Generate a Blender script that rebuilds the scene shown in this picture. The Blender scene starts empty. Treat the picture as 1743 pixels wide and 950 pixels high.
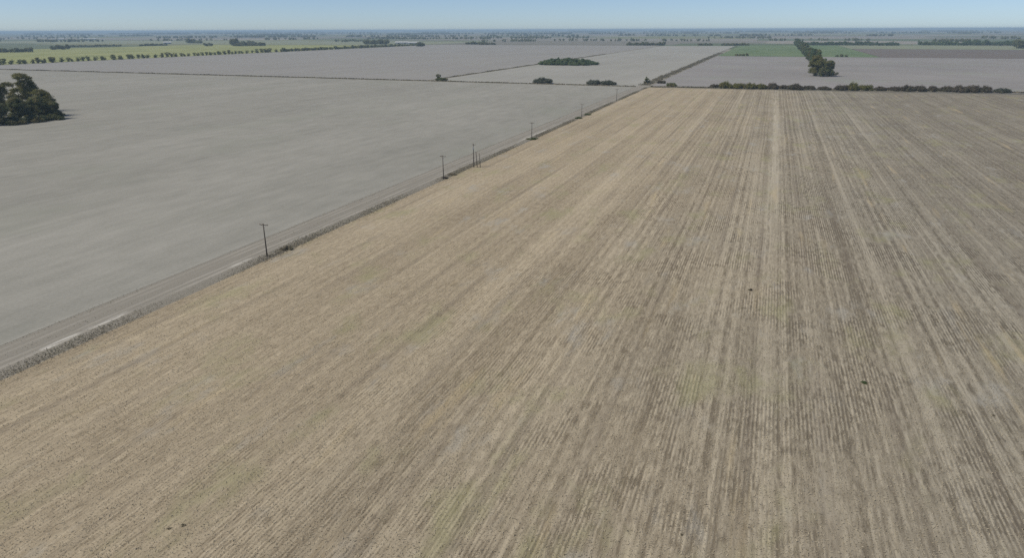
import bpy, math
import numpy as np

R = math.radians
rng = np.random.default_rng(11)
scene = bpy.context.scene
COL = scene.collection

# ------------------------------------------------------------------ camera
# world: +Y runs along the sowing rows and the farm track, ground at z = 0, camera 50 m up
cam_d = bpy.data.cameras.new('camera')
cam_d.sensor_fit = 'HORIZONTAL'
cam_d.sensor_width = 36.0
cam_d.lens = 36.0 * 1165.0 / 1743.0
cam_d.clip_start = 1.0
cam_d.clip_end = 200000.0
cam = bpy.data.objects.new('camera', cam_d)
COL.objects.link(cam)
cam.location = (0, 0, 50)
PITCH, YAW, ROLL = R(20.05), R(20.1), R(0.2)
from mathutils import Matrix, Vector
cam.matrix_world = (Matrix.Translation((0, 0, 50)) @ Matrix.Rotation(YAW, 4, 'Z')
                    @ Matrix.Rotation(R(90) - PITCH, 4, 'X') @ Matrix.Rotation(-ROLL, 4, 'Z'))
scene.camera = cam

# ------------------------------------------------------------------ sky, sun, exposure
SUN_EL, SUN_AZ = R(50), R(-128)          # azimuth from +Y, negative = towards -X
world = bpy.data.worlds.new('World')
scene.world = world
world.use_nodes = True
wn = world.node_tree
wn.nodes.clear()
sky = wn.nodes.new('ShaderNodeTexSky')
sky.sky_type = 'NISHITA'
sky.sun_disc = False
sky.sun_elevation = SUN_EL
sky.sun_rotation = SUN_AZ
sky.altitude = 0
sky.air_density = 0.5
sky.dust_density = 0.3
sky.ozone_density = 3.0
bg = wn.nodes.new('ShaderNodeBackground')
bg.inputs['Strength'].default_value = 0.067
wo = wn.nodes.new('ShaderNodeOutputWorld')
wn.links.new(sky.outputs[0], bg.inputs['Color'])
wn.links.new(bg.outputs[0], wo.inputs['Surface'])

sun_d = bpy.data.lights.new('sun', 'SUN')
sun_d.energy = 2.6
sun_d.angle = R(30)
sun_d.color = (1.0, 0.925, 0.785)
sun = bpy.data.objects.new('sun', sun_d)
COL.objects.link(sun)
to_sun = Vector((math.sin(SUN_AZ) * math.cos(SUN_EL), math.cos(SUN_AZ) * math.cos(SUN_EL), math.sin(SUN_EL)))
sun.rotation_euler = to_sun.to_track_quat('Z', 'Y').to_euler()
sun.location = (0, 0, 400)

vs = scene.view_settings
vs.view_transform = 'Standard'
vs.look = 'None'
vs.exposure = 0.63
vs.gamma = 1.0
vs.use_curve_mapping = False
scene.render.engine = 'CYCLES'
cy = scene.cycles
cy.max_bounces = 6
cy.volume_bounces = 0
cy.transparent_max_bounces = 4
cy.use_denoising = False
cy.filter_width = 1.5

# ------------------------------------------------------------------ helpers
def tag(o, label=None, cat=None, group=None, kind=None):
    if label: o['label'] = label
    if cat: o['category'] = cat
    if group: o['group'] = group
    if kind: o['kind'] = kind
    return o

def np_mesh(name, V, F):
    """V (n,3); F (m,k) all faces with k corners"""
    V = np.asarray(V, dtype=np.float32); F = np.asarray(F, dtype=np.int32)
    me = bpy.data.meshes.new(name)
    me.vertices.add(len(V)); me.vertices.foreach_set('co', V.ravel())
    k = F.shape[1]
    me.loops.add(F.size); me.loops.foreach_set('vertex_index', F.ravel())
    me.polygons.add(len(F))
    me.polygons.foreach_set('loop_start', np.arange(0, F.size, k, dtype=np.int32))
    me.polygons.foreach_set('loop_total', np.full(len(F), k, dtype=np.int32))
    me.update(calc_edges=True)
    me.validate()
    return me

def link(name, me, mat=None, parent=None):
    if mat is not None and not me.materials: me.materials.append(mat)
    o = bpy.data.objects.new(name, me)
    COL.objects.link(o)
    if parent is not None: o.parent = parent
    return o

def empty(name, loc=(0, 0, 0), rz=0.0, s=1.0):
    o = bpy.data.objects.new(name, None)
    o.empty_display_size = 0.3
    COL.objects.link(o)
    o.location = loc; o.rotation_euler = (0, 0, rz)
    o.scale = (s, s, s) if not hasattr(s, '__len__') else s
    return o

class MB:
    """collects quads / tris as quads (tri = repeated handled by polygons list)"""
    def __init__(self): self.v = []; self.f = []
    def add(self, V, F):
        b = len(self.v); self.v += [tuple(p) for p in V]; self.f += [tuple(i + b for i in q) for q in F]
    def box(self, lo, hi):
        x0, y0, z0 = lo; x1, y1, z1 = hi
        self.add([(x0,y0,z0),(x1,y0,z0),(x1,y1,z0),(x0,y1,z0),(x0,y0,z1),(x1,y0,z1),(x1,y1,z1),(x0,y1,z1)],
                 [(0,3,2,1),(4,5,6,7),(0,1,5,4),(1,2,6,5),(2,3,7,6),(3,0,4,7)])
    def tube(self, pts, rad, n=8):
        pts = [Vector(p) for p in pts]; rings = []
        V = []; F = []
        for i, p in enumerate(pts):
            d = (pts[min(i+1, len(pts)-1)] - pts[max(i-1, 0)]).normalized()
            a = d.orthogonal().normalized(); b = d.cross(a)
            for k in range(n):
                t = 2*math.pi*k/n
                V.append(p + (a*math.cos(t) + b*math.sin(t))*rad[i])
        for i in range(len(pts)-1):
            for k in range(n):
                F.append((i*n+k, i*n+(k+1) % n, (i+1)*n+(k+1) % n, (i+1)*n+k))
        F.append(tuple(reversed(range(n)))); F.append(tuple((len(pts)-1)*n+k for k in range(n)))
        self.add(V, F)
    def mesh(self, name, smooth=False):
        me = bpy.data.meshes.new(name); me.from_pydata(self.v, [], self.f); me.update()
        if smooth: me.polygons.foreach_set('use_smooth', [True]*len(me.polygons))
        return me

# ------------------------------------------------------------------ node helpers
def new_mat(name):
    m = bpy.data.materials.new(name); m.use_nodes = True
    nt = m.node_tree; nt.nodes.clear()
    out = nt.nodes.new('ShaderNodeOutputMaterial')
    return m, nt, out

class NG:
    def __init__(self, nt): self.nt = nt
    def n(self, t, **kw):
        x = self.nt.nodes.new(t)
        for k, v in kw.items(): setattr(x, k, v)
        return x
    def l(self, a, b): self.nt.links.new(a, b)
    def val(self, sock, v):
        if isinstance(v, bpy.types.NodeSocket): self.l(v, sock)
        else: sock.default_value = v
    def math(self, op, a, b=0.0, c=0.0, clamp=False):
        x = self.n('ShaderNodeMath', operation=op, use_clamp=clamp)
        self.val(x.inputs[0], a); self.val(x.inputs[1], b); self.val(x.inputs[2], c)
        return x.outputs[0]
    def mix(self, f, a, b, blend='MIX'):
        x = self.n('ShaderNodeMix', data_type='RGBA', blend_type=blend)
        self.val(x.inputs[0], f)
        for s, v in ((6, a), (7, b)):
            self.val(x.inputs[s], v if isinstance(v, bpy.types.NodeSocket) else (*v, 1.0))
        return x.outputs[2]
    def pos(self): return self.n('ShaderNodeNewGeometry').outputs['Position']
    def mapped(self, vec, scale, off=(0, 0, 0)):
        x = self.n('ShaderNodeMapping'); self.l(vec, x.inputs[0])
        x.inputs['Location'].default_value = off; x.inputs['Scale'].default_value = scale
        return x.outputs[0]
    def noise(self, vec, scale=1.0, detail=3.0, rough=0.55, dist=0.0):
        x = self.n('ShaderNodeTexNoise'); self.l(vec, x.inputs['Vector'])
        x.inputs['Scale'].default_value = scale; x.inputs['Detail'].default_value = detail
        x.inputs['Roughness'].default_value = rough; x.inputs['Distortion'].default_value = dist
        return x.outputs['Fac']
    def ramp(self, f, lo, hi, a=0.0, b=1.0):
        x = self.n('ShaderNodeMapRange', interpolation_type='SMOOTHSTEP'); self.val(x.inputs[0], f)
        x.inputs[1].default_value = lo; x.inputs[2].default_value = hi
        x.inputs[3].default_value = a; x.inputs[4].default_value = b
        return x.outputs[0]
    def signed(self, f, amp):          # noise 0..1 -> +-amp
        return self.math('MULTIPLY', self.math('SUBTRACT', f, 0.5), amp)
    def sep(self, v):
        x = self.n('ShaderNodeSeparateXYZ'); self.l(v, x.inputs[0]); return x.outputs
    def surf(self, out, color, rough=0.95, bump=None, bstr=0.3, bdist=0.1, spec=0.1):
        p = self.n('ShaderNodeBsdfPrincipled')
        self.val(p.inputs['Base Color'], color if isinstance(color, bpy.types.NodeSocket) else (*color, 1.0))
        p.inputs['Roughness'].default_value = rough
        p.inputs['Specular IOR Level'].default_value = spec
        if bump is not None:
            b = self.n('ShaderNodeBump'); b.inputs['Strength'].default_value = bstr
            b.inputs['Distance'].default_value = bdist; self.l(bump, b.inputs['Height'])
            self.l(b.outputs[0], p.inputs['Normal'])
        self.l(p.outputs[0], out.inputs['Surface'])
        return p

def mul(c, k): return tuple(x*k for x in c)

# ------------------------------------------------------------------ ground materials
def stubble_mat():
    """maize stubble: rows 0.52 m apart along Y, straw on dark soil, harvester passes and weedy patches"""
    m, nt, out = new_mat('maize_stubble'); g = NG(nt)
    P = g.pos(); X, Y, Z = g.sep(P)
    # gentle wander of the rows
    wob = g.signed(g.noise(g.mapped(P, (0.004, 0.012, 0)), 1.0, 1.0), 1.0)
    xr = g.math('ADD', X, wob)
    row = g.math('SINE', g.math('MULTIPLY', xr, 2*math.pi/0.525))
    comb = g.n('ShaderNodeCombineXYZ'); g.l(xr, comb.inputs[0]); g.l(Y, comb.inputs[1])
    Q = comb.outputs[0]
    line = g.noise(g.mapped(Q, (1.25, 0.004, 1), (3, 0, 0)), 1.0, 2.0, 0.5)        # straight straw lines, 1-2 m apart
    line = g.ramp(line, 0.36, 0.64, -0.5, 0.5)
    band = g.math('SINE', g.math('ADD', g.math('MULTIPLY', xr, 2*math.pi/2.1), g.signed(g.noise(g.mapped(Q, (0.05, 0.002, 1)), 1.0, 1.0), 9.0)))
    dash = g.ramp(g.noise(g.mapped(Q, (0.6, 0.22, 1), (40, 0, 0)), 1.0, 3.0, 0.6), 0.38, 0.60)   # lines break up into dashes
    s_fine = g.noise(g.mapped(Q, (2.6, 0.40, 1)), 1.0, 3.0, 0.65)      # broken lines along single rows
    s_mid = g.noise(g.mapped(Q, (0.75, 0.05, 1), (7, 3, 0)), 1.0, 3.0, 0.6)
    s_big = g.noise(g.mapped(Q, (0.11, 0.003, 1), (31, 9, 0)), 1.0, 3.0, 0.55)
    grain = g.noise(g.mapped(P, (1, 1, 1)), 5.0, 4.0, 0.7)
    patch = g.noise(g.mapped(P, (0.035, 0.02, 1), (5, 0, 0)), 1.0, 4.0, 0.6)
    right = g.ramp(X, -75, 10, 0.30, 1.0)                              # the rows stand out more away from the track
    rowvis = g.math('MULTIPLY', right, g.ramp(g.noise(g.mapped(P, (0.09, 0.05, 1), (50, 11, 0)), 1.0, 3.0, 0.65), 0.44, 0.60))
    f = g.math('ADD', 0.55, g.math('MULTIPLY', row, g.math('MULTIPLY', rowvis, 0.34)))
    f = g.math('ADD', f, g.math('MULTIPLY', g.math('MULTIPLY', line, dash), g.math('MULTIPLY', right, 0.8)))
    f = g.math('ADD', f, g.math('MULTIPLY', g.math('MULTIPLY', band, dash), g.math('MULTIPLY', right, 0.20)))
    f = g.math('ADD', f, g.signed(s_fine, 1.5))
    f = g.math('ADD', f, g.signed(s_mid, 0.35))
    f = g.math('ADD', f, g.signed(s_big, 0.8))
    f = g.math('ADD', f, g.signed(grain, 0.9))
    f = g.math('ADD', f, g.signed(patch, 0.45), clamp=True)
    clod = g.ramp(g.noise(g.mapped(Q, (0.75, 0.24, 1), (19, 57, 0)), 1.0, 2.0, 0.5), 0.56, 0.70)
    f = g.math('SUBTRACT', f, g.math('MULTIPLY', g.math('MULTIPLY', clod, right), g.math('ADD', 0.16, g.math('MULTIPLY', rowvis, 0.30))), clamp=True)
    gapd = g.ramp(g.noise(g.mapped(Q, (1.9, 0.45, 1), (77, 13, 0)), 1.0, 2.0, 0.5), 0.50, 0.62)
    f = g.math('SUBTRACT', f, g.math('MULTIPLY', g.math('MULTIPLY', gapd, rowvis), 0.55), clamp=True)
    pale = g.ramp(g.noise(g.mapped(Q, (0.30, 0.0012, 1), (91, 0, 0)), 1.0, 1.0), 0.53, 0.66)
    f = g.math('ADD', f, g.math('MULTIPLY', g.math('MULTIPLY', pale, right), 0.26), clamp=True)
    # straw tone: warm by the track, greyer towards +X
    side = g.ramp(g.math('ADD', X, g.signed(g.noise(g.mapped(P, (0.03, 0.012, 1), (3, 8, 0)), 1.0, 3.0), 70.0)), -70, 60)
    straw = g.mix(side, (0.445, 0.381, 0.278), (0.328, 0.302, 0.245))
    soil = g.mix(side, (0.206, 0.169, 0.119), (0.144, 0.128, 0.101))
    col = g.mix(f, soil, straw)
    right_brown = g.ramp(g.math('ADD', X, g.signed(g.noise(g.mapped(P, (0.02, 0.006, 1), (60, 4, 0)), 1.0, 3.0), 60.0)), 25, 95)  # mask for a darker brown tone, growing towards +X with a ragged edge
    col = g.mix(g.math('MULTIPLY', right_brown, 0.35), col, (0.170, 0.150, 0.120))
    # weedy greenish, yellowish and grey patches of crop residue
    t1 = g.ramp(g.noise(g.mapped(Q, (0.10, 0.045, 1), (17, 2, 0)), 1.0, 4.0, 0.65), 0.52, 0.72)
    col = g.mix(g.math('MULTIPLY', t1, 0.50), col, (0.27, 0.265, 0.145))
    t2 = g.ramp(g.noise(g.mapped(Q, (0.13, 0.05, 1), (71, 40, 0)), 1.0, 4.0, 0.65), 0.56, 0.74)
    col = g.mix(g.math('MULTIPLY', t2, 0.55), col, (0.33, 0.325, 0.30))
    t3 = g.ramp(g.noise(g.mapped(Q, (0.25, 0.02, 1), (11, 90, 0)), 1.0, 3.0, 0.6), 0.60, 0.76)
    col = g.mix(g.math('MULTIPLY', t3, 0.5), col, (0.45, 0.37, 0.23))
    # a pale, straw-covered harvester lane
    lane = g.math('ABSOLUTE', g.math('SUBTRACT', X, g.math('ADD', 5.0, g.signed(s_big, 3.0))))
    lane = g.math('MULTIPLY', g.ramp(lane, 0.8, 3.0, 1.0, 0.0), g.ramp(s_mid, 0.35, 0.65, 0.05, 0.45))
    lane = g.math('MULTIPLY', lane, g.ramp(Y, 150, 260))
    col = g.mix(lane, col, (0.46, 0.42, 0.34))
    # darker wet wheel lines further over
    w = g.math('SINE', g.math('MULTIPLY', xr, 2*math.pi/9.3))
    w = g.math('MULTIPLY', g.ramp(w, 0.80, 0.98), g.ramp(g.noise(g.mapped(Q, (0.05, 0.02, 1), (2, 77, 0)), 1.0, 3.0), 0.40, 0.6))
    col = g.mix(g.math('MULTIPLY', w, 0.30), col, (0.15, 0.125, 0.10))
    h = g.math('ADD', g.math('MULTIPLY', row, g.math('MULTIPLY', rowvis, 0.35)), g.math('ADD', s_fine, grain))
    g.surf(out, col, 0.95, h, 0.55, 0.14)
    return m

def plain_field_mat(name, c0, c1, c2, streak=0.45, patch=0.5, along='Y', speck=0.35, rowlen=0.010):
    """low stubble seen from afar: faint drill streaks, large soft soil patches"""
    m, nt, out = new_mat(name); g = NG(nt)
    P = g.pos()
    sx, sy = (0.35, rowlen) if along == 'Y' else (rowlen, 0.35)
    bx, by = (0.045, 0.0022) if along == 'Y' else (0.0022, 0.045)
    s1 = g.noise(g.mapped(P, (sx, sy, 1)), 1.0, 3.0, 0.6)
    s2 = g.noise(g.mapped(P, (bx, by, 1), (13, 5, 0)), 1.0, 3.0, 0.6)
    p1 = g.noise(g.mapped(P, (0.007, 0.005, 1), (3, 1, 0)), 1.0, 4.0, 0.6)
    p2 = g.noise(g.mapped(P, (0.02, 0.012, 1), (33, 21, 0)), 1.0, 4.0, 0.6)
    gr = g.noise(g.mapped(P, (1, 1, 1)), 1.4, 4.0, 0.7)
    f = g.math('ADD', 0.5, g.signed(s1, streak))
    f = g.math('ADD', f, g.signed(s2, streak*1.2))
    f = g.math('ADD', f, g.signed(p1, patch))
    mo = g.noise(g.mapped(P, (0.16, 0.07, 1), (8, 15, 0)), 1.0, 4.0, 0.65)
    f = g.math('ADD', f, g.signed(mo, speck*0.9))
    f = g.math('ADD', f, g.signed(gr, speck), clamp=True)
    col = g.mix(f, c0, c1)
    col = g.mix(g.math('MULTIPLY', g.ramp(p2, 0.5, 0.72), 0.5), col, c2)
    g.surf(out, col, 0.97, g.math('ADD', s1, gr), 0.35, 0.1)
    return m

def green_crop_mat(name, c0, c1, c2):
    m, nt, out = new_mat(name); g = NG(nt); P = g.pos()
    p = g.noise(g.mapped(P, (0.012, 0.006, 1)), 1.0, 5.0, 0.65)
    q = g.noise(g.mapped(P, (0.12, 0.02, 1), (9, 9, 0)), 1.0, 4.0, 0.65)
    f = g.math('ADD', g.ramp(p, 0.3, 0.7), g.signed(q, 0.9), clamp=True)
    col = g.mix(f, c0, c1)
    col = g.mix(g.math('MULTIPLY', g.ramp(q, 0.55, 0.75), 0.6), col, c2)
    g.surf(out, col, 0.9, q, 0.4, 0.3)
    return m

def track_mat():
    """dirt lane along Y at x = -110: two pale wheel ruts, weedy middle and edges"""
    m, nt, out = new_mat('dirt_track'); g = NG(nt); P = g.pos(); X, Y, Z = g.sep(P)
    xw = g.math('ADD', X, g.signed(g.noise(g.mapped(P, (0, 0.03, 0)), 1.0, 2.0), 1.1))
    patch = g.noise(g.mapped(P, (0.35, 0.05, 1), (4, 0, 0)), 1.0, 4.0, 0.65)
    fine = g.noise(P, 3.0, 4.0, 0.7)
    def rut(x, w0, w1): return g.ramp(g.math('ABSOLUTE', g.math('SUBTRACT', xw, x)), w0, w1, 1.0, 0.0)
    r1 = g.math('MAXIMUM', rut(-109.3, 0.25, 0.75), rut(-111.1, 0.2, 0.6))
    r2 = g.math('MAXIMUM', rut(-114.0, 0.15, 0.6), rut(-115.8, 0.15, 0.6))
    grass = g.mix(fine, (0.175, 0.165, 0.140), (0.300, 0.283, 0.250))
    earth = g.mix(fine, (0.29, 0.272, 0.238), (0.39, 0.372, 0.335))
    col = g.mix(g.math('MULTIPLY', r2, g.ramp(patch, 0.35, 0.65, 0.05, 0.6)), grass, earth)
    col = g.mix(g.math('MULTIPLY', r1, g.ramp(patch, 0.40, 0.65, 0.1, 0.8)), col, earth)
    # bleached, bare clay where water stood in the rut
    def spot(y0, half): return g.ramp(g.math('ABSOLUTE', g.math('SUBTRACT', g.math('ADD', Y, g.signed(fine, 4.0)), y0)), half*0.6, half*1.3, 1.0, 0.0)
    sp = g.math('MAXIMUM', spot(73.5, 3.5), g.math('MAXIMUM', spot(83.5, 4.5), g.math('MULTIPLY', spot(119, 4.0), 0.5)))
    sp = g.math('MAXIMUM', sp, g.math('MULTIPLY', spot(335, 22.0), 0.6))
    bare = g.math('MULTIPLY', rut(-109.4, 0.15, 1.0), g.math('MULTIPLY', sp, g.ramp(patch, 0.40, 0.58, 0.0, 1.0)))
    col = g.mix(bare, col, (0.54, 0.525, 0.485))
    g.surf(out, col, 0.95, g.math('SUBTRACT', fine, r1), 0.5, 0.12)
    return m

def cross_road_mat():
    m, nt, out = new_mat('earth_road'); g = NG(nt); P = g.pos()
    f = g.noise(g.mapped(P, (0.03, 0.6, 1)), 1.0, 4.0, 0.65)
    k = g.noise(P, 1.2, 4.0, 0.7)
    col = g.mix(g.ramp(g.math('ADD', f, g.signed(k, 0.4)), 0.3, 0.7), (0.12, 0.115, 0.085), (0.30, 0.28, 0.235))
    g.surf(out, col, 0.95, k, 0.4, 0.15)
    return m

def plain_mat():
    """the far plain: patchwork of fields too distant to tell apart"""
    m, nt, out = new_mat('far_plain'); g = NG(nt); P = g.pos()
    v = g.n('ShaderNodeTexVoronoi'); v.distance = 'CHEBYCHEV'
    g.l(g.mapped(P, (1/900., 1/700., 0)), v.inputs['Vector']); v.inputs['Scale'].default_value = 1.0
    v.inputs['Randomness'].default_value = 0.55
    r, gg, b = g.sep(v.outputs['Color'])
    col = g.mix(r, (0.17, 0.165, 0.14), (0.30, 0.28, 0.245))
    col = g.mix(g.ramp(gg, 0.62, 0.66, 0.0, 0.8), col, (0.085, 0.125, 0.052))
    col = g.mix(g.ramp(b, 0.80, 0.84, 0.0, 0.8), col, (0.20, 0.21, 0.085))
    n = g.noise(g.mapped(P, (0.02, 0.004, 1)), 1.0, 4.0, 0.65)
    col = g.mix(g.math('MULTIPLY', n, 0.45), col, (0.10, 0.095, 0.075))
    g.surf(out, col, 0.97)
    return m

def foliage_mat(name, dark, light, tint, trans=0.38):
    m, nt, out = new_mat(name); g = NG(nt)
    geo = g.n('ShaderNodeNewGeometry'); oi = g.n('ShaderNodeObjectInfo')
    tc = g.n('ShaderNodeTexCoord')
    n = g.noise(tc.outputs['Object'], 0.45, 3.0, 0.6)
    f = g.math('ADD', g.math('MULTIPLY', geo.outputs['Random Per Island'], 0.55), g.signed(n, 1.1))
    f = g.math('ADD', f, g.math('MULTIPLY', oi.outputs['Random'], 0.3), clamp=True)
    col = g.mix(f, dark, light)
    col = g.mix(g.math('MULTIPLY', g.ramp(g.noise(tc.outputs['Object'], 0.22, 2.0), 0.48, 0.66), 0.75), col, tint)
    p = g.n('ShaderNodeBsdfPrincipled'); g.l(col, p.inputs['Base Color'])
    p.inputs['Roughness'].default_value = 0.75; p.inputs['Specular IOR Level'].default_value = 0.2
    t = g.n('ShaderNodeBsdfTranslucent'); g.l(col, t.inputs['Color'])
    mx = g.n('ShaderNodeMixShader'); mx.inputs[0].default_value = trans
    g.l(p.outputs[0], mx.inputs[1]); g.l(t.outputs[0], mx.inputs[2]); g.l(mx.outputs[0], out.inputs['Surface'])
    return m

def simple_mat(name, c0, c1, scale=(8, 8, 1.2), rough=0.85, spec=0.2, metal=0.0):
    m, nt, out = new_mat(name); g = NG(nt)
    tc = g.n('ShaderNodeTexCoord')
    n = g.noise(g.mapped(tc.outputs['Object'], scale), 1.0, 4.0, 0.65)
    p = g.surf(out, g.mix(n, c0, c1), rough, n, 0.3, 0.02, spec)
    p.inputs['Metallic'].default_value = metal
    return m

M = dict(
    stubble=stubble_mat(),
    left=plain_field_mat('soy_stubble', (0.190, 0.189, 0.168), (0.336, 0.329, 0.298), (0.232, 0.240, 0.203), 0.5, 0.8, speck=0.85, rowlen=0.03),
    north=plain_field_mat('pale_stubble', (0.235, 0.232, 0.212), (0.345, 0.340, 0.315), (0.275, 0.29, 0.24), 0.45, 1.0),
    northw=plain_field_mat('grey_stubble', (0.208, 0.203, 0.193), (0.305, 0.298, 0.285), (0.25, 0.255, 0.225), 0.5, 0.5),
    east=plain_field_mat('mauve_stubble', (0.190, 0.183, 0.180), (0.295, 0.283, 0.275), (0.235, 0.255, 0.21), 0.55, 1.3, along='X'),
    brown=plain_field_mat('ploughed_soil', (0.120, 0.105, 0.095), (0.185, 0.160, 0.145), (0.13, 0.14, 0.12), 0.4, 0.6, along='X'),
    pasture=plain_field_mat('dry_pasture', (0.16, 0.18, 0.12), (0.26, 0.27, 0.19), (0.17, 0.20, 0.11), 0.3, 0.8),
    green=green_crop_mat('green_crop', (0.100, 0.150, 0.072), (0.155, 0.200, 0.105), (0.18, 0.19, 0.13)),
    yellow=green_crop_mat('yellow_green_crop', (0.205, 0.225, 0.090), (0.295, 0.305, 0.135), (0.25, 0.24, 0.14)),
    track=track_mat(), road=cross_road_mat(), plain=plain_mat(),
    straw=simple_mat('dry_straw', (0.26, 0.23, 0.17), (0.44, 0.385, 0.29), (1.3, 0.4, 1.0)),
    stalk=foliage_mat('dry_stalks', (0.40, 0.35, 0.25), (0.68, 0.60, 0.45), (0.52, 0.46, 0.35), 0.5),
    wood=simple_mat('weathered_wood', (0.055, 0.048, 0.040), (0.13, 0.115, 0.10), (30, 30, 2)),
    ceramic=simple_mat('ceramic', (0.16, 0.09, 0.06), (0.22, 0.13, 0.09), (5, 5, 5), 0.3, 0.5),
    steel=simple_mat('galvanised_steel', (0.30, 0.31, 0.32), (0.40, 0.41, 0.42), (3, 3, 3), 0.5, 0.5, 0.4),
    wall=simple_mat('pale_sheet_wall', (0.45, 0.45, 0.43), (0.55, 0.55, 0.53), (0.1, 0.1, 0.5)),
    roof=simple_mat('zinc_roof', (0.42, 0.43, 0.44), (0.52, 0.53, 0.54), (0.3, 0.1, 0.3), 0.5, 0.4),
    opening=simple_mat('dark_doorway', (0.03, 0.03, 0.03), (0.05, 0.05, 0.05)),
    bark=simple_mat('bark', (0.06, 0.05, 0.04), (0.15, 0.125, 0.10), (4, 4, 0.6)),
    f_dark=foliage_mat('dark_foliage', (0.088, 0.112, 0.052), (0.210, 0.218, 0.092), (0.240, 0.198, 0.092)),
    f_olive=foliage_mat('olive_foliage', (0.110, 0.115, 0.036), (0.235, 0.225, 0.074), (0.175, 0.150, 0.068)),
    f_brown=foliage_mat('brownish_foliage', (0.082, 0.070, 0.050), (0.180, 0.152, 0.108), (0.120, 0.115, 0.070)),
    f_green=foliage_mat('green_foliage', (0.066, 0.108, 0.046), (0.145, 0.195, 0.084), (0.17, 0.19, 0.09)),
    f_grey=foliage_mat('grey_green_foliage', (0.065, 0.078, 0.058), (0.145, 0.160, 0.120), (0.15, 0.15, 0.105)),
    f_yellow=foliage_mat('yellow_green_foliage', (0.150, 0.175, 0.060), (0.300, 0.320, 0.125), (0.25, 0.24, 0.10), 0.45),
    f_weed=foliage_mat('dry_weeds', (0.165, 0.148, 0.108), (0.350, 0.312, 0.236), (0.22, 0.21, 0.14)),
    f_grass=foliage_mat('fresh_weeds', (0.075, 0.105, 0.045), (0.170, 0.205, 0.095), (0.17, 0.16, 0.08)),
)

# ------------------------------------------------------------------ the ground and its fields
def sheet(name, corners, z, mat, nx=8, ny=8):
    (a, b, c, d) = [np.array(p, float) for p in corners]      # a-b south edge, d-c north edge
    V = []; F = []
    for j in range(ny+1):
        for i in range(nx+1):
            s, t = i/nx, j/ny
            p = (a*(1-s)+b*s)*(1-t) + (d*(1-s)+c*s)*t
            V.append((p[0], p[1], z))
    for j in range(ny):
        for i in range(nx):
            k = j*(nx+1)+i; F.append((k, k+1, k+nx+2, k+nx+1))
    o = link(name, np_mesh(name, V, F), mat)
    return tag(o, kind='structure')

def yc(x):                                    # centre line of the cross road
    return 655 - (x+107)*0.041 if x < -107 else 655 + (x+107)*0.094 if x < 250 else 688.6 + (x-250)*0.02

FAR = 58000.0
ground = sheet('ground', [(-FAR, -3000), (FAR, -3000), (FAR, FAR), (-FAR, FAR)], -0.30, M['plain'], 24, 24)
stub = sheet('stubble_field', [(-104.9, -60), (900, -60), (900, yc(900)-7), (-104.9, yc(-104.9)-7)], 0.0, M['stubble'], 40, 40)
sheet('grey_field', [(-1700, -150), (-117.3, -150), (-117.3, yc(-117.3)-4.5), (-1700, yc(-1700)-4.5)], 0.0, M['left'])
sheet('farm_track', [(-117.3, -150), (-104.9, -150), (-104.9, 1700), (-117.3, 1700)], -0.02, M['track'], 2, 40)
sheet('cross_road', [(-3000, yc(-3000)-6), (-117.3, yc(-117.3)-6), (-117.3, yc(-117.3)+6), (-3000, yc(-3000)+6)], -0.05, M['road'], 30, 2)
sheet('cross_road', [(-104.9, yc(-104.9)-8), (250, yc(250)-8), (250, yc(250)+8), (-104.9, yc(-104.9)+8)], -0.05, M['road'], 12, 2)
sheet('cross_road', [(250, yc(250)-8), (900, yc(900)-8), (900, yc(900)+8), (250, yc(250)+8)], -0.05, M['road'], 12, 2)
sheet('pale_field', [(-334, yc(-334)+4.5), (-117.3, yc(-117.3)+4.5), (-117.3, 2330), (-334, 2330)], 0.0, M['north'])
sheet('farm_track', [(-342, yc(-342)+6), (-334, yc(-334)+6), (-334, 2330), (-342, 2330)], -0.06, M['road'], 2, 30)
sheet('grey_field', [(-1146, yc(-1146)+4.5), (-342, yc(-342)+4.5), (-342, 2330), (-1146, 2330)], 0.0, M['northw'])
sheet('mauve_field', [(-104.9, yc(-104.9)+7), (900, yc(900)+7), (900, 1462), (-104.9, 1462)], 0.0, M['east'])
sheet('green_field', [(-104.9, 1466), (182, 1466), (182, 2470), (-104.9, 2470)], 0.02, M['green'])
sheet('ploughed_field', [(184, 1466), (640, 1466), (640, 2050), (184, 2050)], 0.02, M['brown'])
sheet('pasture', [(184, 2055), (1000, 2055), (1000, 2540), (184, 2540)], 0.02, M['pasture'])
sheet('yellow_green_field', [(-2050, 1040), (-1150, 700), (-1150, 2190), (-2050, 2190)], 0.02, M['yellow'])
sheet('pasture', [(-3900, 2230), (-1180, 2230), (-1180, 3050), (-3900, 3050)], 0.03, M['pasture'])

# ------------------------------------------------------------------ vegetation meshes
def quads_at(P, N, S, asp=None):
    """one ragged quad (a leaf spray) at each point"""
    n = len(P)
    N = N/np.maximum(np.linalg.norm(N, axis=1, keepdims=True), 1e-6)
    A = np.cross(N, rng.normal(size=(n, 3))); A /= np.maximum(np.linalg.norm(A, axis=1, keepdims=True), 1e-6)
    B = np.cross(N, A)
    S = np.asarray(S).reshape(-1, 1); r = lambda: rng.uniform(0.55, 1.25, (n, 1))
    k = 0.6 if asp is None else asp
    V = np.stack([P + A*S*r(), P + B*S*k*r() + N*S*k*0.28, P - A*S*r(), P - B*S*k*r() - N*S*k*0.12], 1).reshape(-1, 3)
    return V, np.arange(4*n).reshape(-1, 4)

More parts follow.
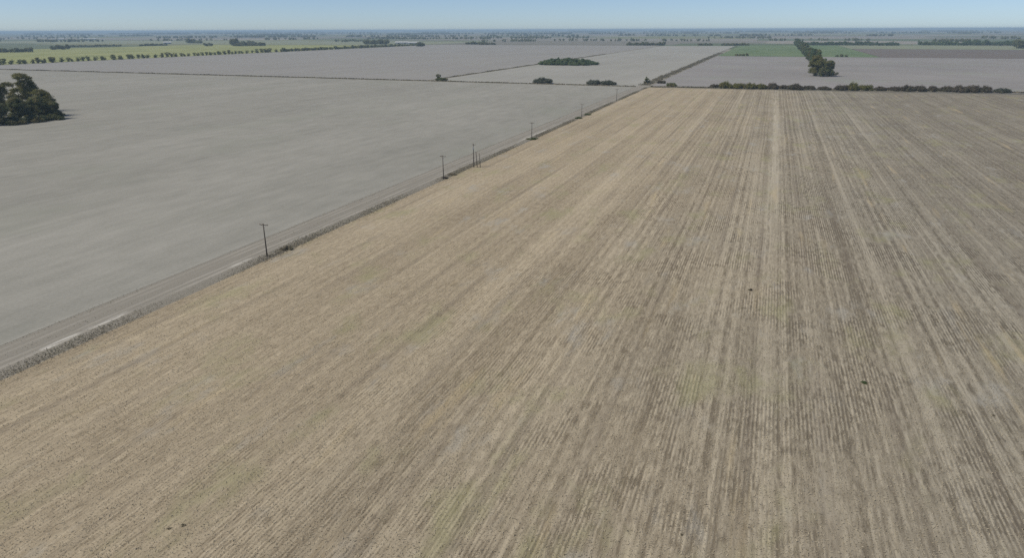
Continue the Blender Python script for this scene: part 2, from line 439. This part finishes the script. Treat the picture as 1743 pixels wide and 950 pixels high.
def lobe_cloud(lobes, leaf, cover):
    """lobes: (cx,cy,cz,rx,ry,rz) ; leaf sprays through each lobe, denser at its skin"""
    Ps = []; Ns = []; Ss = []
    for (cx, cy_, cz, rx, ry, rz) in lobes:
        area = 4*math.pi*((rx*ry)**1.6/3+(rx*rz)**1.6/3+(ry*rz)**1.6/3)**(1/1.6)
        n = max(6, int(cover*area/(leaf*leaf*1.3)))
        d = rng.normal(size=(n, 3)); d /= np.linalg.norm(d, axis=1, keepdims=True)
        rad = rng.uniform(0.1, 1.0, (n, 1))**0.5 * rng.normal(1.0, 0.14, (n, 1))
        p = d*rad*np.array([rx, ry, rz]) + np.array([cx, cy_, cz])
        keep = p[:, 2] > 0.05
        Ps.append(p[keep]); Ns.append((d + rng.normal(0, 0.5, (n, 3)) + [0, 0, 0.35])[keep])
        Ss.append((leaf*rng.uniform(0.6, 1.25, n))[keep])
    return quads_at(np.concatenate(Ps), np.concatenate(Ns), np.concatenate(Ss))

def tree_meshes(name, H, Rw, base, nl, leaf, cover, shape='round', lr=(0.13, 0.25), trunk=0.03):
    """returns (trunk mesh, crown mesh); crown from height `base` to H, radius Rw"""
    lobes = []
    hc = (base+H)/2; hz = (H-base)/2
    lop = rng.uniform(0, 6.28); lop2 = rng.uniform(0, 6.28)
    for i in range(nl):
        t = rng.uniform(-0.92, 0.95)
        if shape == 'round': w = math.sqrt(max(0.03, 1-t*t))
        elif shape == 'tall': w = 0.75*math.sqrt(max(0.05, 1-t*t)) + 0.2*(1-t)/2
        else: w = math.sqrt(max(0.03, 1-((t+0.92)/1.9)**2))
        a = rng.uniform(0, 2*math.pi)
        w *= 0.80 + 0.20*math.sin(a*2+lop+t*2.5) + 0.12*math.sin(a*3+lop2-t*4)
        q = math.sqrt(rng.uniform(0.10, 1.0))*w*Rw*0.9
        r = rng.uniform(*lr)*Rw*(1.15-0.35*q/Rw)
        cz = min(hc + t*hz, H - r*0.6)
        lobes.append((q*math.cos(a), q*math.sin(a), cz, r*rng.uniform(.8, 1.35), r*rng.uniform(.8, 1.35), r*rng.uniform(.55, .85)))
    lobes.append((0, 0, hc, Rw*0.42, Rw*0.42, hz*0.6))
    V, F = lobe_cloud(lobes, leaf, cover)
    crown = np_mesh(name+'_crown', V, F)
    b = MB(); r0 = H*trunk
    bend = rng.normal(0, 0.03*H, 2)
    top = Vector((bend[0], bend[1], hc*0.95))
    b.tube([(0, 0, -0.3), (bend[0]*0.3, bend[1]*0.3, top.z*0.4), tuple(top)], [r0*1.25, r0*0.9, r0*0.45], 8)
    for L in lobes[:14]:
        s = top*rng.uniform(0.45, 0.9); e = Vector(L[:3])
        mid = (s+e)/2 + Vector((0, 0, -0.03*H))
        b.tube([tuple(s), tuple(mid), tuple(e)], [r0*0.42, r0*0.28, r0*0.10], 5)
    return b.mesh(name+'_trunk', True), crown

def bush_meshes(name, H, Rw, nl, leaf, cover):
    lobes = []
    for i in range(nl):
        a = rng.uniform(0, 2*math.pi); q = Rw*math.sqrt(rng.uniform(0, 0.62))
        r = Rw*rng.uniform(0.20, 0.34)
        hh = H*(1-0.6*(q/Rw)**2)*rng.uniform(0.60, 1.0)
        lobes.append((q*math.cos(a), q*math.sin(a), hh*0.5, r, r, hh*0.52))
    V, F = lobe_cloud(lobes, leaf, cover)
    b = MB()
    for L in lobes[:8]:
        b.tube([(L[0]*0.15, L[1]*0.15, -0.2), (L[0]*0.6, L[1]*0.6, L[2]*0.7), (L[0], L[1], L[2]*1.3)], [0.10, 0.07, 0.03], 5)
    return b.mesh(name+'_stems', True), np_mesh(name+'_foliage', V, F)

def with_mat(me, mat):
    c = me.copy(); c.materials.clear(); c.materials.append(mat); return c

_cache = {}
def grow(kind, proto, mat, loc, s=1.0, rz=None, label='', cat='tree', group=None):
    """one tree or shrub as an Empty with its trunk (or stems) and crown (or foliage)"""
    key = (proto[1].name, mat.name)
    if key not in _cache: _cache[key] = (with_mat(proto[0], M['bark']), with_mat(proto[1], mat))
    tm, cm = _cache[key]
    o = empty(kind, (loc[0], loc[1], loc[2] if len(loc) > 2 else 0.0), rng.uniform(0, 6.28) if rz is None else rz, s)
    tag(o, label, cat, group)
    woody = cat == 'tree'
    link('trunk' if woody else 'stem', tm, None, o)
    link('crown' if woody else 'foliage', cm, None, o)
    return o

T_BIG = [tree_meshes('tree_big_%d' % i, 24, 10.8, 1.2, 58, 0.34, 1.25) for i in range(2)]
T_LOW = [tree_meshes('tree_low_%d' % i, 16, 10.5, 0.2, 58, 0.34, 1.3, 'dome') for i in range(2)]
T_MID = [tree_meshes('tree_mid_%d' % i, 17, 7.8, 1.5, 34, 0.6, 1.2) for i in range(3)]
T_TALL = [tree_meshes('tree_tall_%d' % i, 22, 5.6, 2.0, 30, 0.6, 1.2, 'tall', (0.2, 0.38)) for i in range(3)]
T_SMALL = [tree_meshes('tree_small_%d' % i, 7.5, 4.4, 0.3, 22, 0.5, 1.2) for i in range(3)]
BUSH = [bush_meshes('bush_%d' % i, 6.0, 6.2, 26, 0.34, 1.2) for i in range(6)]
SHRUB = [bush_meshes('shrub_%d' % i, 1.3, 1.7, 14, 0.12, 1.0) for i in range(3)]

# --- clump of tall trees at the edge of the grey field
grow('tree', T_BIG[0], M['f_olive'], (-458, 326), 1.05, 0.6, 'tallest tree of the dense clump standing in the grey field', 'tree')
grow('tree', T_LOW[0], M['f_olive'], (-424, 311), 1.0, 4.4, 'olive tree forming the right shoulder of the grey-field clump', 'tree')
grow('tree', T_LOW[0], M['f_dark'], (-411, 297), 0.86, 2.1, 'low spreading dark tree in the right half of the grey-field clump', 'tree')
grow('tree', T_LOW[1], M['f_dark'], (-405, 302), 0.64, 0.2, 'smallest tree at the outer right tip of the clump in the grey field', 'tree')
grow('tree', T_BIG[1], M['f_olive'], (-452, 303), 0.95, 4.0, 'mid-height olive tree in front of the tallest tree of the clump', 'tree')
grow('tree', T_LOW[1], M['f_dark'], (-409, 284), 0.88, 3.0, 'dark bushy tree at the near foot of the clump', 'tree')
grow('tree', T_LOW[0], M['f_dark'], (-410, 270), 0.92, 5.2, 'low dark tree of the clump cut by the left picture edge', 'tree')

for x_, y__, w_, h_, lab in ((-404, 277, 15, 5.5, 'low thicket at the foot of the clump, nearest the picture edge'),
                             (-403, 288, 15, 5.0, 'low thicket at the foot of the clump, in its middle'),
                             (-402, 299, 13, 4.2, 'low thicket at the foot of the clump, at its right end')):
    grow('bush', BUSH[int(w_) % 6], M['f_dark'], (x_, y__), (w_/12.8, w_/12.8, h_/6.0), None, lab, 'bush')

# --- shrubs and hedgerow trees along the cross road
def bush(px, py, w, h, i, mat, label, group=None, rz=None):
    # prototypes are 6 m tall and 12 m wide
    return grow('bush', BUSH[i % 6], M[mat], (px, py), (w/12.0, w/12.0, h/6.6), rz, label, 'bush', group)

bush(-324, 673, 14, 5.0, 0, 'f_dark', 'small dark bush where the side track meets the cross road')
grow('tree', T_SMALL[0], M['f_dark'], (-328, 674), 0.85, 1.0, 'little dark tree beside the bush at the side track', 'tree')
bush(-212, 671, 19, 7.0, 1, 'f_grey', 'rounded grey-green bush alone on the cross road verge below the oval grove')
bush(-161, 672, 16, 6.0, 2, 'f_grey', 'left half of the wide low grey-green bush pair by the cross road')
bush(-147, 672, 16, 5.6, 3, 'f_grey', 'right half of the wide low grey-green bush pair by the cross road')
grow('tree', T_SMALL[1], M['f_dark'], (-114, 694), 0.95, 2.0, 'little dark tree at the crossing of the two tracks', 'tree')
bush(-101, 703, 9, 4.4, 0, 'f_brown', 'low brownish bush just beyond the track crossing')
bush(-86, 664, 11, 5.2, 2, 'f_dark', 'dark round bush alone between the crossing and the hedgerow')

HG = 'hedgerow bushes along the cross road'
hedge = [
    # x, width, height, material, label
    (-47, 10, 5.0, 'f_brown', 'low brownish bush at the start of the hedgerow'),
    (-38, 13, 7.6, 'f_olive', 'tall olive bush second from the start of the hedgerow'),
    (-27, 13, 6.6, 'f_olive', 'broad olive bush third from the start of the hedgerow'),
    (-17, 12, 6.8, 'f_olive', 'olive bush in the middle of the first hedgerow stretch'),
    (-8, 11, 6.0, 'f_olive', 'olive bush at the far end of the first hedgerow stretch'),
    (2, 12, 6.8, 'f_brown', 'dark brown bush left of the pair below the windbreak'),
    (12, 11, 5.4, 'f_brown', 'dark brown bush between two others below the windbreak'),
    (21, 13, 6.6, 'f_brown', 'dark brown bush right of the pair below the windbreak'),
    (32, 12, 4.6, 'f_brown', 'low brown bush ending the stretch below the windbreak'),
    (44, 12, 4.0, 'f_brown', 'low ragged brown bush before the bright olive bushes'),
    (57, 12, 5.8, 'f_brown', 'brown bush touching the bright olive bushes'),
    (66, 13, 8.2, 'f_olive', 'tallest bright olive bush of the hedgerow'),
    (77, 14, 7.0, 'f_olive', 'bright olive bush beside the tallest olive one'),
    (88, 12, 4.4, 'f_brown', 'low bush after the bright olive bushes'),
    (99, 12, 5.2, 'f_brown', 'small dark bush opening the second brown stretch'),
    (108, 13, 6.8, 'f_brown', 'dark brown bush second in the second brown stretch'),
    (118, 12, 6.4, 'f_brown', 'dark brown bush third in the second brown stretch'),
    (128, 10, 6.0, 'f_brown', 'narrow dark bush beside the gap of the second brown stretch'),
    (138, 12, 6.8, 'f_brown', 'dark brown bush just past the gap in the second stretch'),
    (148, 13, 7.2, 'f_brown', 'big blackish bush near the end of the hedgerow'),
    (157, 13, 8.2, 'f_brown', 'tallest blackish bush near the end of the hedgerow'),
    (166, 11, 7.4, 'f_brown', 'blackish bush closing the second brown stretch'),
    (179, 14, 5.0, 'f_grey', 'low grey-green bush last in the hedgerow at the right'),
]
for i, (x, w, h, mt, lab) in enumerate(hedge):
    bush(x, yc(x) + rng.uniform(-2.0, 2.5), w, h, i, mt, lab, HG)

# --- windbreak running away from the camera
grow('tree', T_LOW[0], M['f_olive'], (45, 868), 1.35, 3.3, 'big olive tree at the near end of the windbreak', 'tree')
grow('tree', T_LOW[1], M['f_dark'], (58, 862), 1.05, 5.0, 'dark tree on the right of the windbreak\'s near end', 'tree')
grow('tree', T_MID[0], M['f_dark'], (50, 852), 0.62, 1.0, 'low dark tree in front of the windbreak', 'tree')
y = 892.0; i = 0
while y < 2540:
    grow('tree', (T_MID + T_TALL)[i % 6], M['f_green' if i % 3 else 'f_dark'], (54 + rng.normal(0, 2.2) + (y-900)*0.004, y),
         rng.uniform(0.82, 1.05), None, 'dark green tree in the long windbreak receding past the green field', 'tree', 'trees of the windbreak row')
    y += rng.uniform(15, 22) + (y-892)*0.012; i += 1

# --- oval grove in the pale field: one closed mass of trees
def tree_mass(name, spots, mat, leaf, cover, label, cat='grove'):
    Vs = []; Fs = []; b = 0
    for (x, y_, h, r) in spots:
        lobes = [(x, y_, h*0.45, r, r, h*0.45)]
        for k in range(5):
            a = rng.uniform(0, 6.28); q = r*rng.uniform(0.3, 0.75)
            rr = r*rng.uniform(0.35, 0.6)
            lobes.append((x+q*math.cos(a), y_+q*math.sin(a), h*rng.uniform(0.35, 0.82), rr, rr, min(rr, h*0.25)))
        V, F = lobe_cloud(lobes, leaf, cover)
        Vs.append(V); Fs.append(F+b); b += len(V)
    o = link(name, np_mesh(name, np.concatenate(Vs), np.concatenate(Fs)), mat)
    return tag(o, label, cat, None, 'stuff')

spots = []
for k in range(90):
    a = rng.uniform(0, 6.28); q = math.sqrt(rng.uniform(0, 1))
    spots.append((-291 + 44*q*math.cos(a), 1040 + 26*q*math.sin(a), rng.uniform(8.8, 11.5)*(1-0.62*q*q), rng.uniform(4, 6)))
tree_mass('grove', spots, M['f_green'], 1.0, 1.5, 'oval green grove standing alone in the pale field')

# --- far clumps of trees that each read as one mass
def clump(x, y_, w, h, label, mat='f_dark', depth=None):
    d = math.hypot(x, y_); n = max(3, int(w/6.0)); tx, ty = y_/d, -x/d      # across the line of sight
    sp = []
    for k in range(n):
        s = (k+0.5)/n - 0.5; q = rng.uniform(-1, 1)*(depth or min(w*0.25, 20))
        hh = h*rng.uniform(0.6, 1.02)
        sp.append((x + tx*s*w + x/d*q, y_ + ty*s*w + y_/d*q, hh, rng.uniform(0.3, 0.45)*hh + 1.5))
    return tree_mass('tree_clump', sp, M[mat], 1.8, 1.4, label)

clump(-1800, 1275, 78, 12, 'dark tree clump behind the yellow-green field at the left edge')
clump(-1935, 1508, 46, 15, 'dark tree clump second from the left edge behind the yellow-green field')
clump(-2173, 1818, 165, 8, 'long low dark thicket below the far pale sheds')
clump(-2060, 1960, 90, 9, 'low thicket following the long one behind the yellow-green field')
clump(-2344, 2428, 30, 22, 'small tall tree clump standing apart on the plain')
clump(-1830, 1976, 28, 14, 'small round clump beside the tall thin trees')
clump(-1737, 1995, 13, 28, 'tall thin group of trees at the end of a low wood')
clump(-1680, 2006, 98, 15, 'low dark wood beside the tall thin trees')
clump(-1389, 2345, 84, 19, 'dark wood on the left of the white farm sheds')
clump(-1062, 2060, 27, 16, 'dark clump on the right of the white farm sheds')
clump(-945, 2340, 60, 9, 'low faint clump beyond the grey field')
clump(-1020, 2420, 80, 10, 'faint clump left of the low faint one beyond the grey field')
clump(-396, 2350, 120, 12.5, 'wide dark clump at the far edge of the pale field')
clump(-212, 2385, 46, 9.5, 'short dark clump at the far left of the green field')
clump(-122, 2402, 84, 9.5, 'low dark clump bordering the green field')
clump(205, 2490, 300, 13, 'long dark tree belt behind the green field', 'f_green', 8)
clump(480, 2540, 130, 15, 'pale green wood right of the long tree belt', 'f_green', 12)
clump(610, 2540, 150, 16, 'dark green wood near the right picture edge', 'f_green', 12)
clump(594, 2194, 20, 26, 'tall dark tree group at the right picture edge', 'f_dark', 8)
clump(-60, 1474, 26, 5, 'small dark thicket on the near edge of the green field')
clump(118, 1474, 22, 4.5, 'small dark thicket on the green field edge past the windbreak')

# --- yellow-green trees lining the left field
k = 0; y = 745.0
while y < 2190:
    dark = math.sin(y*0.045) + math.sin(y*0.017+1) + rng.normal(0, 0.4) > 0.35
    grow('tree', T_SMALL[k % 3], M['f_olive' if dark else 'f_yellow'], (-1150 + rng.normal(0, 3.5), y), (lambda q: (q*1.35, q*1.35, q*0.95))(rng.uniform(0.8, 1.35)), None,
         'small dark olive tree in the row edging the yellow-green field' if dark else 'small bright yellow-green tree in the row edging the yellow-green field',
         'tree', 'dark olive trees edging the far field' if dark else 'yellow-green trees edging the far field')
    y += rng.uniform(6, 11) + (y-745)*0.006; k += 1
# a low dark hedge where that field narrows away
hs = [(-1160 + rng.normal(0, 4), yy, rng.uniform(4, 7), rng.uniform(4, 6)) for yy in np.arange(1500, 2250, 9)]
tree_mass('hedge', hs, M['f_dark'], 1.6, 1.2, 'long thin dark hedge at the narrow end of the yellow-green field', 'hedge')

# --- tree lines of the far plain
def treeline(name, dist, n, az0, az1, hmin, hmax, leaf, label, clusters):
    cs = rng.uniform(az0, az1, clusters); wd = rng.uniform(0.3, 2.6, clusters)
    Ps = []; Ns = []; Ss = []
    for t in range(n):
        j = rng.integers(clusters); az = math.radians(cs[j] + rng.uniform(-1, 1)*wd[j])
        d = dist*(1 + 0.10*((j*0.618) % 1.0 - 0.5)) + rng.normal(0, 12)
        x, y_ = d*math.sin(az), d*math.cos(az)
        h = rng.uniform(hmin, hmax); m = 22
        p = rng.normal(0, 1, (m, 3)); p /= np.linalg.norm(p, axis=1, keepdims=True)
        p *= rng.uniform(0.4, 1, (m, 1))*np.array([h*0.5, h*0.5, h*0.48])
        Ps.append(p + [x, y_, h*0.5]); Ns.append(rng.normal(size=(m, 3))); Ss.append(np.full(m, leaf)*rng.uniform(0.7, 1.2, m))
    V, F = quads_at(np.concatenate(Ps), np.concatenate(Ns), np.concatenate(Ss), 0.8)
    o = link(name, np_mesh(name, V, F), M['f_dark'])
    return tag(o, label, 'tree line', None, 'stuff')

treeline('treeline', 3300, 270, -62, 24, 8, 14, 3.0, 'nearest scattered tree line of the far plain', 16)
treeline('treeline', 4300, 420, -62, 24, 8, 16, 3.6, 'second tree line of the far plain', 20)
treeline('treeline', 5800, 650, -62, 24, 9, 17, 4.5, 'third, bluish tree line of the far plain', 24)
treeline('treeline', 8500, 1100, -62, 24, 10, 19, 6.0, 'fourth, hazy blue tree line of the far plain', 30)
treeline('treeline', 13000, 2000, -62, 24, 12, 22, 8.5, 'fifth, faint blue tree line under the horizon', 34)
treeline('treeline', 21000, 2400, -62, 24, 14, 30, 13.0, 'farthest blue tree line along the horizon', 34)

# ------------------------------------------------------------------ weeds and stubble (uncountable)
def weeds(name, paths, n, hmin, hmax, mat, label, cat='weeds', asp=0.8):
    """upright ragged tufts; paths: (x0,y0,x1,y1,halfwidth,weight)"""
    ws = np.array([p[5]*math.hypot(p[2]-p[0], p[3]-p[1]) for p in paths]); ws /= ws.sum()
    idx = rng.choice(len(paths), n, p=ws); A = np.array(paths)[idx]
    t = rng.uniform(0, 1, n)
    x = A[:, 0] + (A[:, 2]-A[:, 0])*t; y_ = A[:, 1] + (A[:, 3]-A[:, 1])*t
    dx = A[:, 2]-A[:, 0]; dy = A[:, 3]-A[:, 1]; L = np.hypot(dx, dy)
    o = rng.normal(0, 0.5, n)*A[:, 4]
    x += -dy/L*o; y_ += dx/L*o
    clumpy = 0.55 + 0.45*np.sin(x*0.13+y_*0.091)*np.sin(y_*0.031+1.3) + rng.normal(0, 0.12, n)
    h = (hmin + (hmax-hmin)*np.clip(clumpy, 0, 1))*rng.uniform(0.6, 1.1, n)
    P = np.stack([x, y_, h*0.42], 1)
    a = rng.uniform(0, 6.28, n)
    N = np.stack([np.cos(a), np.sin(a), rng.normal(0.35, 0.35, n)], 1)
    V, F = quads_at(P, N, h*0.62, asp)
    V[:, 2] = np.maximum(V[:, 2], -0.05)
    o = link(name, np_mesh(name, V, F), M[mat])
    return tag(o, label, cat, None, 'stuff')

weeds('weeds', [(-105.6, 20, -105.6, 648, 1.5, 1.0), (-107.4, 40, -107.4, 648, 1.2, 0.45)], 60000, 0.08, 0.34, 'f_weed',
      'dark weedy verge between the farm track and the stubble field', asp=0.4)
weeds('weeds', [(-116.8, 20, -116.8, 648, 1.2, 1.0), (-112.6, 20, -112.6, 600, 1.0, 0.6)], 5000, 0.06, 0.18, 'f_weed',
      'low dry weeds along the far side of the farm track')
weeds('weeds', [(-1650, yc(-1650), -117, yc(-117), 2.2, 1.0), (-104, yc(-104), 250, yc(250), 2.6, 2.2), (250, yc(250), 860, yc(860), 2.6, 1.0)],
      22000, 0.5, 1.6, 'f_weed', 'dark weeds along the cross road')
weeds('weeds', [(-338, 690, -338, 1500, 2.2, 1.0), (-112, 672, -112, 1650, 5.0, 2.0)], 16000, 0.5, 1.5, 'f_weed',
      'dark weeds filling the tracks beyond the cross road')

def visible(x, y_, margin=1.12):
    """keep points inside (a widened copy of) the area the photograph covers"""
    c, s = math.cos(YAW), math.sin(YAW)
    rx = x*c + y_*s; fy = -x*s + y_*c
    dep = fy*math.cos(PITCH) + 50*math.sin(PITCH)
    v = (fy*math.sin(PITCH) - 50*math.cos(PITCH))
    return (np.abs(rx) < dep*0.75*margin + 3) & (v > -dep*0.41*margin - 3)

def stubble():
    rows = np.arange(-104.0, 75.0, 0.525)
    ys = np.arange(25, 150, 0.34)
    X, Yy = np.meshgrid(rows, ys); X = X.ravel(); Yy = Yy.ravel()
    X = X + rng.normal(0, 0.035, X.size); Yy = Yy + rng.uniform(-0.17, 0.17, X.size)
    k = visible(X, Yy); X = X[k]; Yy = Yy[k]
    d = np.hypot(X, Yy)
    gap = np.sin(X*0.9+1.0)*np.sin(Yy*0.07+X*0.21) + rng.normal(0, 0.5, X.size)
    k = (rng.uniform(0, 1, X.size) < np.clip(1.25-d/165.0, 0.0, 1)) & (gap > -0.45)
    X = X[k]; Yy = Yy[k]; n = X.size
    h = rng.uniform(0.10, 0.30, n)
    a = rng.uniform(0, 3.14, n); w = rng.uniform(0.025, 0.06, n)
    ca, sa = np.cos(a)*w, np.sin(a)*w
    lx, ly = rng.normal(0, 0.08, n), rng.normal(0, 0.08, n)
    z0 = np.full(n, -0.01)
    V = np.stack([np.stack([X-ca, Yy-sa, z0], 1), np.stack([X+ca, Yy+sa, z0], 1),
                  np.stack([X+ca*0.7+lx, Yy+sa*0.7+ly, h], 1), np.stack([X-ca*0.7+lx, Yy-sa*0.7+ly, h*0.9], 1)], 1).reshape(-1, 3)
    F = np.arange(4*n).reshape(-1, 4)
    o = link('stubble', np_mesh('stubble', V, F), M['stalk'])
    tag(o, 'cut maize stalks standing in rows across the near stubble field', 'stubble', None, 'stuff')
    # loose straw, leaves and husks on the ground
    n = 150000
    x = rng.uniform(-104, 75, n); y_ = rng.uniform(25, 150, n)
    k = visible(x, y_) & (rng.uniform(0, 1, n) < np.clip(1.25-np.hypot(x, y_)/160.0, 0, 1)); x = x[k]; y_ = y_[k]; n = x.size
    P = np.stack([x, y_, rng.uniform(0.03, 0.09, n)], 1)
    N = rng.normal(0, 0.28, (n, 3)) + [0, 0, 1]
    V, F = quads_at(P, N, rng.uniform(0.07, 0.24, n), 0.2)
    V[:, 2] = np.maximum(V[:, 2], 0.006)
    o = link('straw_litter', np_mesh('straw_litter', V, F), M['straw'])
    tag(o, 'loose pale straw scattered between the stubble rows', 'straw', None, 'stuff')
stubble()

# single weeds and dark clods in the stubble field
def shrub(x, y_, w, h, i, mat, label):
    return grow('weed_clump', SHRUB[i % 3], M[mat], (x, y_), (w/3.2, w/3.2, h/1.3), None, label, 'weed')
shrub(0.9, 138.6, 0.9, 0.45, 0, 'f_brown', 'single small blackish weed in the middle of the stubble field')
shrub(18.2, 103.4, 1.1, 0.35, 1, 'f_green', 'small green weed near the right side of the stubble field')
shrub(-54.9, 43.3, 0.45, 0.16, 2, 'f_weed', 'dark brown weed nearest the lower left corner of the stubble field')
shrub(-53.9, 44.2, 0.55, 0.16, 0, 'f_weed', 'second dark brown weed just behind the lower left one')
shrub(-3.4, 60.8, 0.4, 0.16, 1, 'f_weed', 'small dark weed near the bottom edge of the picture')
shrub(33.8, 99.3, 0.5, 0.18, 2, 'f_weed', 'faint dry weed near the right edge of the stubble field')
shrub(-105.5, 318, 6.0, 0.9, 0, 'f_grass', 'green weedy shrub at the foot of the fourth utility pole')
shrub(-105.3, 405, 6.0, 1.1, 1, 'f_grass', 'green shrub on the verge by the fifth utility pole')
shrub(-105.4, 424, 6.0, 1.0, 2, 'f_grass', 'green shrub on the verge just past the fifth utility pole')
shrub(-105.8, 226, 4.0, 0.8, 1, 'f_weed', 'dry shrub on the verge between the second pole and the post group')
shrub(-105.6, 219, 2.4, 0.8, 2, 'f_brown', 'brown shrub at the foot of the second utility pole')
shrub(-105.8, 130, 3.0, 1.1, 0, 'f_weed', 'dry shrub on the verge just past the first utility pole')

# ------------------------------------------------------------------ utility poles along the track
def pole_parts():
    b = MB(); b.tube([(0, 0, -0.6), (0, 0, 4.0), (0, 0, 8.3)], [0.17, 0.145, 0.115], 10); pole = b.mesh('pole', True)
    b = MB(); b.box((-1.15, 0.115, 7.85), (1.15, 0.225, 7.99)); arm = b.mesh('crossarm')
    b = MB(); b.tube([(-0.65, 0.17, 7.84), (-0.05, 0.15, 7.15)], [0.025, 0.025], 6)
    b.tube([(0.65, 0.17, 7.84), (0.05, 0.15, 7.15)], [0.025, 0.025], 6); brace = b.mesh('brace')
    b = MB(); b.tube([(0, 0, 0), (0, 0, 0.06), (0, 0, 0.07), (0, 0, 0.14), (0, 0, 0.15), (0, 0, 0.22)], [0.03, 0.03, 0.07, 0.075, 0.05, 0.03], 8)
    ins = b.mesh('insulator', True)
    for me, mt in ((pole, 'wood'), (arm, 'wood'), (brace, 'steel'), (ins, 'ceramic')): me.materials.append(M[mt])
    return pole, arm, brace, ins
PP = pole_parts()

def utility_pole(x, y_, label, s=1.0, rz=0.0, lean=0.0):
    o = empty('utility_pole', (x, y_, 0), rz, s); o.rotation_euler[1] = lean
    tag(o, label, 'utility pole', 'utility poles along the farm track')
    link('pole', PP[0], None, o); link('crossarm', PP[1], None, o); link('brace', PP[2], None, o)
    for ix in (-1.0, -0.45, 1.0):
        i = link('insulator', PP[3], None, o); i.location = (ix, 0.17, 7.99)
    return o
utility_pole(-106.5, 123.8, 'nearest wooden utility pole with a crossarm beside the farm track', 0.97, 0.05, 0.008)
utility_pole(-105.5, 217.9, 'second wooden utility pole from the camera, just before the post group', 1.02, -0.04, -0.006)
utility_pole(-105.1, 315.4, 'fourth pole along the track, with green weeds at its foot', 1.0, 0.03, 0.01)
utility_pole(-105.0, 410.0, 'faint fifth utility pole along the track by two green shrubs', 0.95, 0.0, 0.004)
utility_pole(-106.4, 518.0, 'farthest faint utility pole before the cross road', 1.02, 0.02, 0.0)

o = empty('post_group', (-103.9, 242.5, 0), 0.0)
tag(o, 'transformer stand of one tall post and two shorter posts beside the track', 'utility pole', 'utility poles along the farm track')
for nm, pts, rad in (('pole', [(-0.4, 0, -0.6), (-0.4, 0, 4.5), (-0.4, 0, 9.0)], [0.19, 0.165, 0.14]),
                     ('post', [(1.0, 0.2, -0.5), (0.75, 0.15, 3.0), (0.55, 0.1, 6.0)], [0.15, 0.14, 0.12]),
                     ('post', [(2.3, 0.2, -0.5), (2.05, 0.2, 2.8), (1.85, 0.2, 5.4)], [0.13, 0.12, 0.10])):
    b = MB(); b.tube(pts, rad, 9); link(nm, b.mesh(nm, True), M['wood'], o)
b = MB(); b.box((-1.1, 0.14, 8.5), (0.5, 0.25, 8.64)); link('crossarm', b.mesh('crossarm'), M['wood'], o)
b = MB(); b.box((-0.6, -0.36, 7.1), (-0.2, -0.16, 7.9)); b.tube([(-0.4, -0.30, 6.6), (-0.4, -0.30, 7.15)], [0.2, 0.2], 10)
link('transformer', b.mesh('transformer'), M['steel'], o)

# ------------------------------------------------------------------ far farm sheds
def shed(x, y_, L, W, Hh, rz, label, doors=2):
    o = empty('farm_shed', (x, y_, 0), rz)
    tag(o, label, 'shed', 'far farm sheds')
    b = MB(); l, w = L/2, W/2; rise = W*0.22
    b.add([(-l,-w,-0.5),(l,-w,-0.5),(l,w,-0.5),(-l,w,-0.5),(-l,-w,Hh),(l,-w,Hh),(l,w,Hh),(-l,w,Hh),(-l,0,Hh+rise),(l,0,Hh+rise)],
          [(0,1,5,4),(2,3,7,6),(1,2,6,9,5),(3,0,4,8,7),(0,3,2,1)])
    link('wall', b.mesh('wall'), M['wall'], o)
    b = MB(); e = 0.8; t = 0.18
    for s in (-1, 1):
        V = [(-l-e, 0, Hh+rise+0.05), (l+e, 0, Hh+rise+0.05), (l+e, s*(w+e), Hh-e*0.44+0.05), (-l-e, s*(w+e), Hh-e*0.44+0.05)]
        V += [(p[0], p[1], p[2]+t) for p in V]
        b.add(V, [(0,1,2,3),(7,6,5,4),(0,4,5,1),(1,5,6,2),(2,6,7,3),(3,7,4,0)])
    link('roof', b.mesh('roof'), M['roof'], o)
    for k in range(doors):
        b = MB(); cx = -l + L*(k+0.5)/doors
        b.box((cx-2.2, -w-0.06, -0.3), (cx+2.2, -w-0.01, Hh*0.78)); link('door', b.mesh('door'), M['opening'], o)
    return o
shed(-1330, 2430, 48, 16, 6.0, R(30), 'long pale farm shed between the two dark woods, the left one')
shed(-1262, 2395, 40, 15, 6.0, R(30), 'pale farm shed next to the right-hand clump of trees')
shed(-3990, 3310, 90, 16, 4.5, R(50), 'very far long pale shed on the plain, right of its twin')
shed(-4120, 3200, 80, 16, 4.5, R(50), 'very far long pale shed on the plain, left of its twin')
shed(-2330, 2290, 30, 14, 5.5, R(45), 'small pale shed near the tall clump on the plain')

# ------------------------------------------------------------------ the hazy air
b = MB(); b.box((-FAR*1.04, -3600, -1.4), (FAR*1.04, FAR*1.04, 56.0))
hm, hnt, hout = new_mat('haze_air')
pv = hnt.nodes.new('ShaderNodeVolumePrincipled')
pv.inputs['Color'].default_value = (0.58, 0.80, 1.0, 1)
pv.inputs['Density'].default_value = 0.000108
pv.inputs['Anisotropy'].default_value = 0.0
hnt.links.new(pv.outputs[0], hout.inputs['Volume'])
hz = link('haze', b.mesh('haze'), hm)
tag(hz, 'thin bluish haze in the air over the whole plain', 'haze', None, 'stuff')
